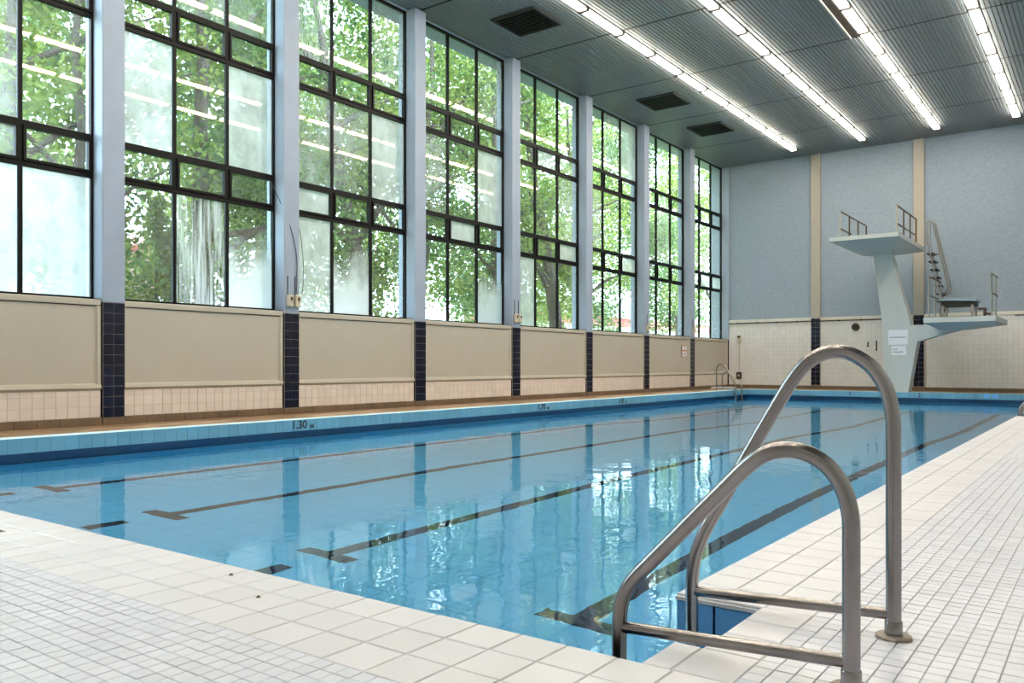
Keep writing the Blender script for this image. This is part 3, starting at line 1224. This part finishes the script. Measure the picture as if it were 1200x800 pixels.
# far wall fittings
pp = MB().tube([(XF + .02, YF - .075, 2.30), (-6.2, YF - .075, 2.30)], .018, 8)
pipe = pp.build('wall_pipe', 'box_brown', label='thin brown pipe running along the far wall left of the tower', cat='pipe')
for i in range(8):
    x = -11.3 + i * .72
    if abs(x + 8.49) < .2: continue
    piece('pipe_clip', x - .025, x + .025, YF - .095, YF - .05, 2.275, 2.325, 'clip_dark', pipe)
pp = MB().tube([(-2.5, YF - .075, 2.30), (XRW - .05, YF - .075, 2.30)], .018, 8)
pp.build('wall_pipe', 'box_brown', label='thin brown pipe along the far wall right of the tower', cat='pipe')
c_ = empty('wall_speaker', (-7.17, YF - .02, 2.06), label='round dark brown disc on the far wall left of the tower', cat='speaker')
MB().lathe((-7.17, YF - .02, 2.06), [(.13, 0), (.13, -.05), (.11, -.07), (.05, -.075)], 20, 'y').build('case', 'box_brown', c_)
MB().lathe((-7.17, YF - .09, 2.06), [(.09, -.002), (.09, -.006)], 20, 'y').build('grille', 'black_rubber', c_)
for x, z0, z1, lab in ((-6.50, 1.25, 1.58, 'longer dark hook bar on the far wall beside the tower'), (-6.77, 1.38, 1.55, 'shorter dark hook bar on the far wall tiles')):
    h = empty('wall_hook', (x, YF - .02, z0), label=lab, cat='hook', group='hooks on the far wall')
    piece('plate', x - .02, x + .02, YF - .035, YF - .02, z0, z1, 'black_rubber', h)
    piece('peg', x - .018, x + .018, YF - .11, YF - .035, z0, z0 + .05, 'black_rubber', h)
sw = empty('wall_switch', (-11.26, YF - .02, .3), label='dark switch box with conduit rising to a socket on the far wall', cat='switch')
piece('box', -11.36, -11.18, YF - .10, YF - .02, .24, .50, 'box_brown', sw, .01)
piece('button', -11.29, -11.24, YF - .112, YF - .10, .34, .41, 'paper', sw)
piece('socket', -11.33, -11.20, YF - .09, YF - .02, 1.62, 1.86, 'box_cream', sw, .01)
piece('socket_cap', -11.31, -11.22, YF - .11, YF - .09, 1.76, 1.84, 'box_brown', sw)
MB().tube([(-11.265, YF - .035, .50), (-11.265, YF - .035, 1.62)], .014, 6).build('conduit', 'box_cream', sw)

# small anchors let into the deck tiles
for (x, y_), lab in zip([(-2.66, 1.86), (-2.33, 1.735)], ['small metal anchor in the deck, farther left one', 'small metal anchor in the deck, nearer the ladder']):
    a = empty('deck_anchor', (x, y_, 0), label=lab, cat='anchor', group='anchors in the deck')
    MB().lathe((x, y_, -.002), [(.009, 0), (.009, .004), (.007, .005)], 12).build('ring', 'rust_flange', a)
    MB().lathe((x, y_, .002), [(.005, 0), (.005, .0035)], 10).build('plug', 'black_rubber', a)

dr = empty('deck_slot', (-4.3, 1.70, 0), label='small dark drain slot in the deck tiles at the left', cat='drain')
piece('slot', -4.42, -4.22, 1.685, 1.715, -.002, .002, 'black_rubber', dr)
piece('rim', -4.43, -4.21, 1.68, 1.72, -.003, .001, 'rust_flange', dr)

# ------------------------------------------------------------------ outside
MB().box(-90, -12.4, -40, 140, -1.2, -.6).build('ground', 'lawn', kind='structure', label='lawn outside the windows')


def make_leaves(centres, radii, n, size, mat, name, parent):
    centres = np.array(centres)
    radii = np.array(radii)
    w = radii ** 2.2
    idx = rng.choice(len(centres), n, p=w / w.sum())
    d = rng.normal(size=(n, 3))
    d /= np.linalg.norm(d, axis=1)[:, None]
    rad = rng.random(n) ** .45
    P = centres[idx] + d * (rad * radii[idx])[:, None] * np.array([1, 1, .8])
    a = rng.normal(size=(n, 3))
    a[:, 2] *= .6
    a[:, 2] -= .4
    a /= np.linalg.norm(a, axis=1)[:, None]
    bvec = np.cross(a, rng.normal(size=(n, 3)))
    bvec /= np.linalg.norm(bvec, axis=1)[:, None]
    s = size * (.6 + .8 * rng.random(n))
    nrm = np.cross(a, bvec)
    V = np.empty((n, 4, 3))
    V[:, 0] = P - a * (s * .5)[:, None]
    V[:, 1] = P + bvec * (s * .40)[:, None] + nrm * (s * .12)[:, None]
    V[:, 2] = P + a * (s * .5)[:, None]
    V[:, 3] = P - bvec * (s * .40)[:, None] + nrm * (s * .12)[:, None]
    off = np.array(wloc(parent))
    V = V.reshape(-1, 3) - off
    me = bpy.data.meshes.new(name)
    me.vertices.add(n * 4)
    me.vertices.foreach_set('co', V.ravel())
    me.loops.add(n * 6)
    me.polygons.add(n * 2)
    base = (np.arange(n) * 4)[:, None]
    li = np.concatenate([base + np.array([0, 1, 2]), base + np.array([0, 2, 3])], axis=1).ravel()
    me.loops.foreach_set('vertex_index', li)
    me.polygons.foreach_set('loop_start', np.arange(n * 2) * 3)
    me.polygons.foreach_set('loop_total', np.full(n * 2, 3))
    me.update(calc_edges=True)
    me.validate()
    me.materials.append(MATS[mat])
    o = bpy.data.objects.new(name, me)
    COL.objects.link(o)
    o.parent = parent
    o['kind'] = 'stuff'
    return o


def tree(x, y, h, lean, r, leaves, mat, label, size=.13, crown=(3.0, 1.0), spread=2.4, forks=5):
    root = empty('tree', (x, y, -.6), label=label, cat='tree', group='trees outside the windows')
    top = Vector((x + lean[0], y + lean[1], h * .8))
    basep = Vector((x, y, -.6))
    pts = []
    for i in range(8):
        t = i / 7
        p = basep.lerp(top, t) + Vector((random.uniform(-.1, .1), random.uniform(-.1, .1), 0)) * (1 if 0 < i < 7 else 0)
        pts.append(p)
    MB().tube(pts, [r * (1.15 - .85 * i / 7) for i in range(8)], 10).build('trunk', 'bark', root, smooth=True)
    cen, rad = [], []
    for k in range(forks):
        t = random.uniform(.3, .85)
        s = basep.lerp(top, t)
        a = random.uniform(0, 2 * math.pi) if k > 1 else (math.pi * .5 + math.pi * k)
        ln = random.uniform(.7, 1.2) * spread
        e = s + Vector((math.cos(a) * ln * .7, math.sin(a) * ln, random.uniform(.8, 2.2)))
        m = s.lerp(e, .5) + Vector((0, 0, random.uniform(-.1, .3)))
        MB().tube([s, m, e], [r * .45, r * .3, r * .12], 7).build('branch', 'bark', root, smooth=True)
        cen.append(tuple(e)); rad.append(random.uniform(1.0, 1.7))
    z = crown[0]
    while z < h:
        for q in range(4):
            a = random.uniform(0, 2 * math.pi)
            d = random.uniform(.3, 1) * spread
            cen.append((x - 1.2 + lean[0] * z / h + math.cos(a) * d * .8, y + lean[1] * z / h + math.sin(a) * d, z + random.uniform(-.6, .6)))
            rad.append(random.uniform(.6, 1.3) * crown[1])
        z += .9
    make_leaves(cen, rad, int(leaves * LEAF), size, mat, 'foliage', root)
    return root


LEAF = 1.5
TREES = [
    (-16.2, 6.4, 13, (.3, .5), .17, 9000, 'leaf_a', 'slender tree seen through the leftmost window bay'),
    (-15.6, 7.6, 12, (-.4, .2), .14, 8000, 'leaf_a', 'thin forked tree by the leftmost window bay'),
    (-16.0, 10.5, 13, (.1, -.2), .24, 10000, 'leaf_b', 'stout dark-trunked tree behind the second window bay'),
    (-17.5, 13.2, 14, (0, .4), .17, 10000, 'leaf_a', 'tree between the second and third window bays'),
    (-15.8, 15.6, 13, (-.6, -1.8), .22, 10000, 'leaf_b', 'leaning thick-trunked tree in the third window bay'),
    (-16.2, 17.3, 13, (.2, .6), .18, 9000, 'leaf_a', 'tree with upright trunk right of the leaning one, third bay'),
    (-15.8, 20.9, 13, (.2, -.6), .22, 10000, 'leaf_b', 'tree with pale trunk behind the fourth window bay'),
    (-16.0, 25.2, 13, (-.4, -2.2), .26, 10000, 'leaf_a', 'leaning dark-trunked tree behind the fifth window bay'),
    (-17.0, 28.5, 13, (.5, -2.5), .18, 9000, 'leaf_a', 'slanting tree trunk in the sixth window bay'),
    (-17.5, 34.0, 13, (0, .3), .2, 10000, 'leaf_b', 'leafy tree behind the seventh window bay', 5.2),
    (-17.0, 41.0, 13, (0, .3), .2, 10000, 'leaf_a', 'leafy tree seen through the last window bay', 5.2),
]
for (x, y, h, ln, r, nl, mt, lab, *low) in TREES:
    tree(x, y, h, ln, r, nl, mt, lab, crown=(low[0] if low else 3.0, 1.0))
BACK = [(-25, 10, 15), (-24, 18, 16), (-26, 25, 15), (-25, 33, 16), (-26, 43, 16), (-25, 54, 16)]
BL = ['taller tree in the background behind the leftmost bays', 'background tree beyond the second and third bays', 'background tree beyond the fourth window bay', 'background tree beyond the fifth and sixth bays', 'background tree beyond the seventh window bay', 'background tree farthest along the lawn']
for (x, y, h), lab in zip(BACK, BL):
    tree(x, y, h, (0, 0), .2, 8000, 'leaf_b', lab, size=.2, crown=(3.6, 1.3), spread=3.4)

cf = empty('conifer', (-17.6, 10.35, -.6), label='dense pointed evergreen bush behind the second window bay', cat='bush')
MB().tube([(-17.6, 10.35, -.6), (-17.6, 10.35, 3.5)], [.1, .03], 8).build('trunk', 'bark', cf)
cc, cr = [], []
for i in range(14):
    t = i / 13
    for q in range(4):
        a = random.uniform(0, 6.28)
        w_ = (1 - t) * 1.1
        cc.append((-17.6 + math.cos(a) * w_, 10.35 + math.sin(a) * w_, -.2 + t * 4.6))
        cr.append(.25 + .5 * (1 - t))
make_leaves(cc, cr, 16000, .10, 'leaf_a', 'foliage', cf)
hs = empty('house', (-29, 16.5, -.6), label='pink rendered house glimpsed through the second window bay', cat='house')
MB().box(-33, -29, 13.0, 17.0, -.6, 4.9).build('wall', 'house_pink', hs)
MB().prism([(-33.4, 4.9), (-28.6, 4.9), (-28.6, 5.1), (-31, 5.8), (-33.4, 5.1)], 'y', 12.7, 17.3).build('roof', 'house_red', hs)
for y_ in (13.6, 15.4):
    f_ = MB().box(-29.0, -28.96, y_, y_ + .9, 1.2, 2.6).build('window', 'house_white', hs)
    MB().box(-28.97, -28.95, y_ + .08, y_ + .82, 1.28, 2.52).build('pane', 'house_window', f_)
hs = empty('pavilion', (-30, 58, -.6), label='long low white building with red stripe beyond the far windows', cat='building')
MB().box(-36, -30, 44, 80, -.6, 3.6).build('wall', 'house_white', hs)
MB().box(-36.2, -29.7, 43.8, 80.2, 3.6, 4.2).build('fascia', 'house_red', hs)
MB().box(-36.4, -29.5, 43.5, 80.4, 4.2, 5.4).build('roof', 'house_white', hs)
for y_ in range(46, 78, 4):
    f_ = MB().box(-30.0, -29.95, y_, y_ + 2.8, 1.0, 2.8).build('window', 'house_white', hs)
    MB().box(-29.96, -29.93, y_ + .1, y_ + 2.7, 1.1, 2.7).build('pane', 'house_window', f_)
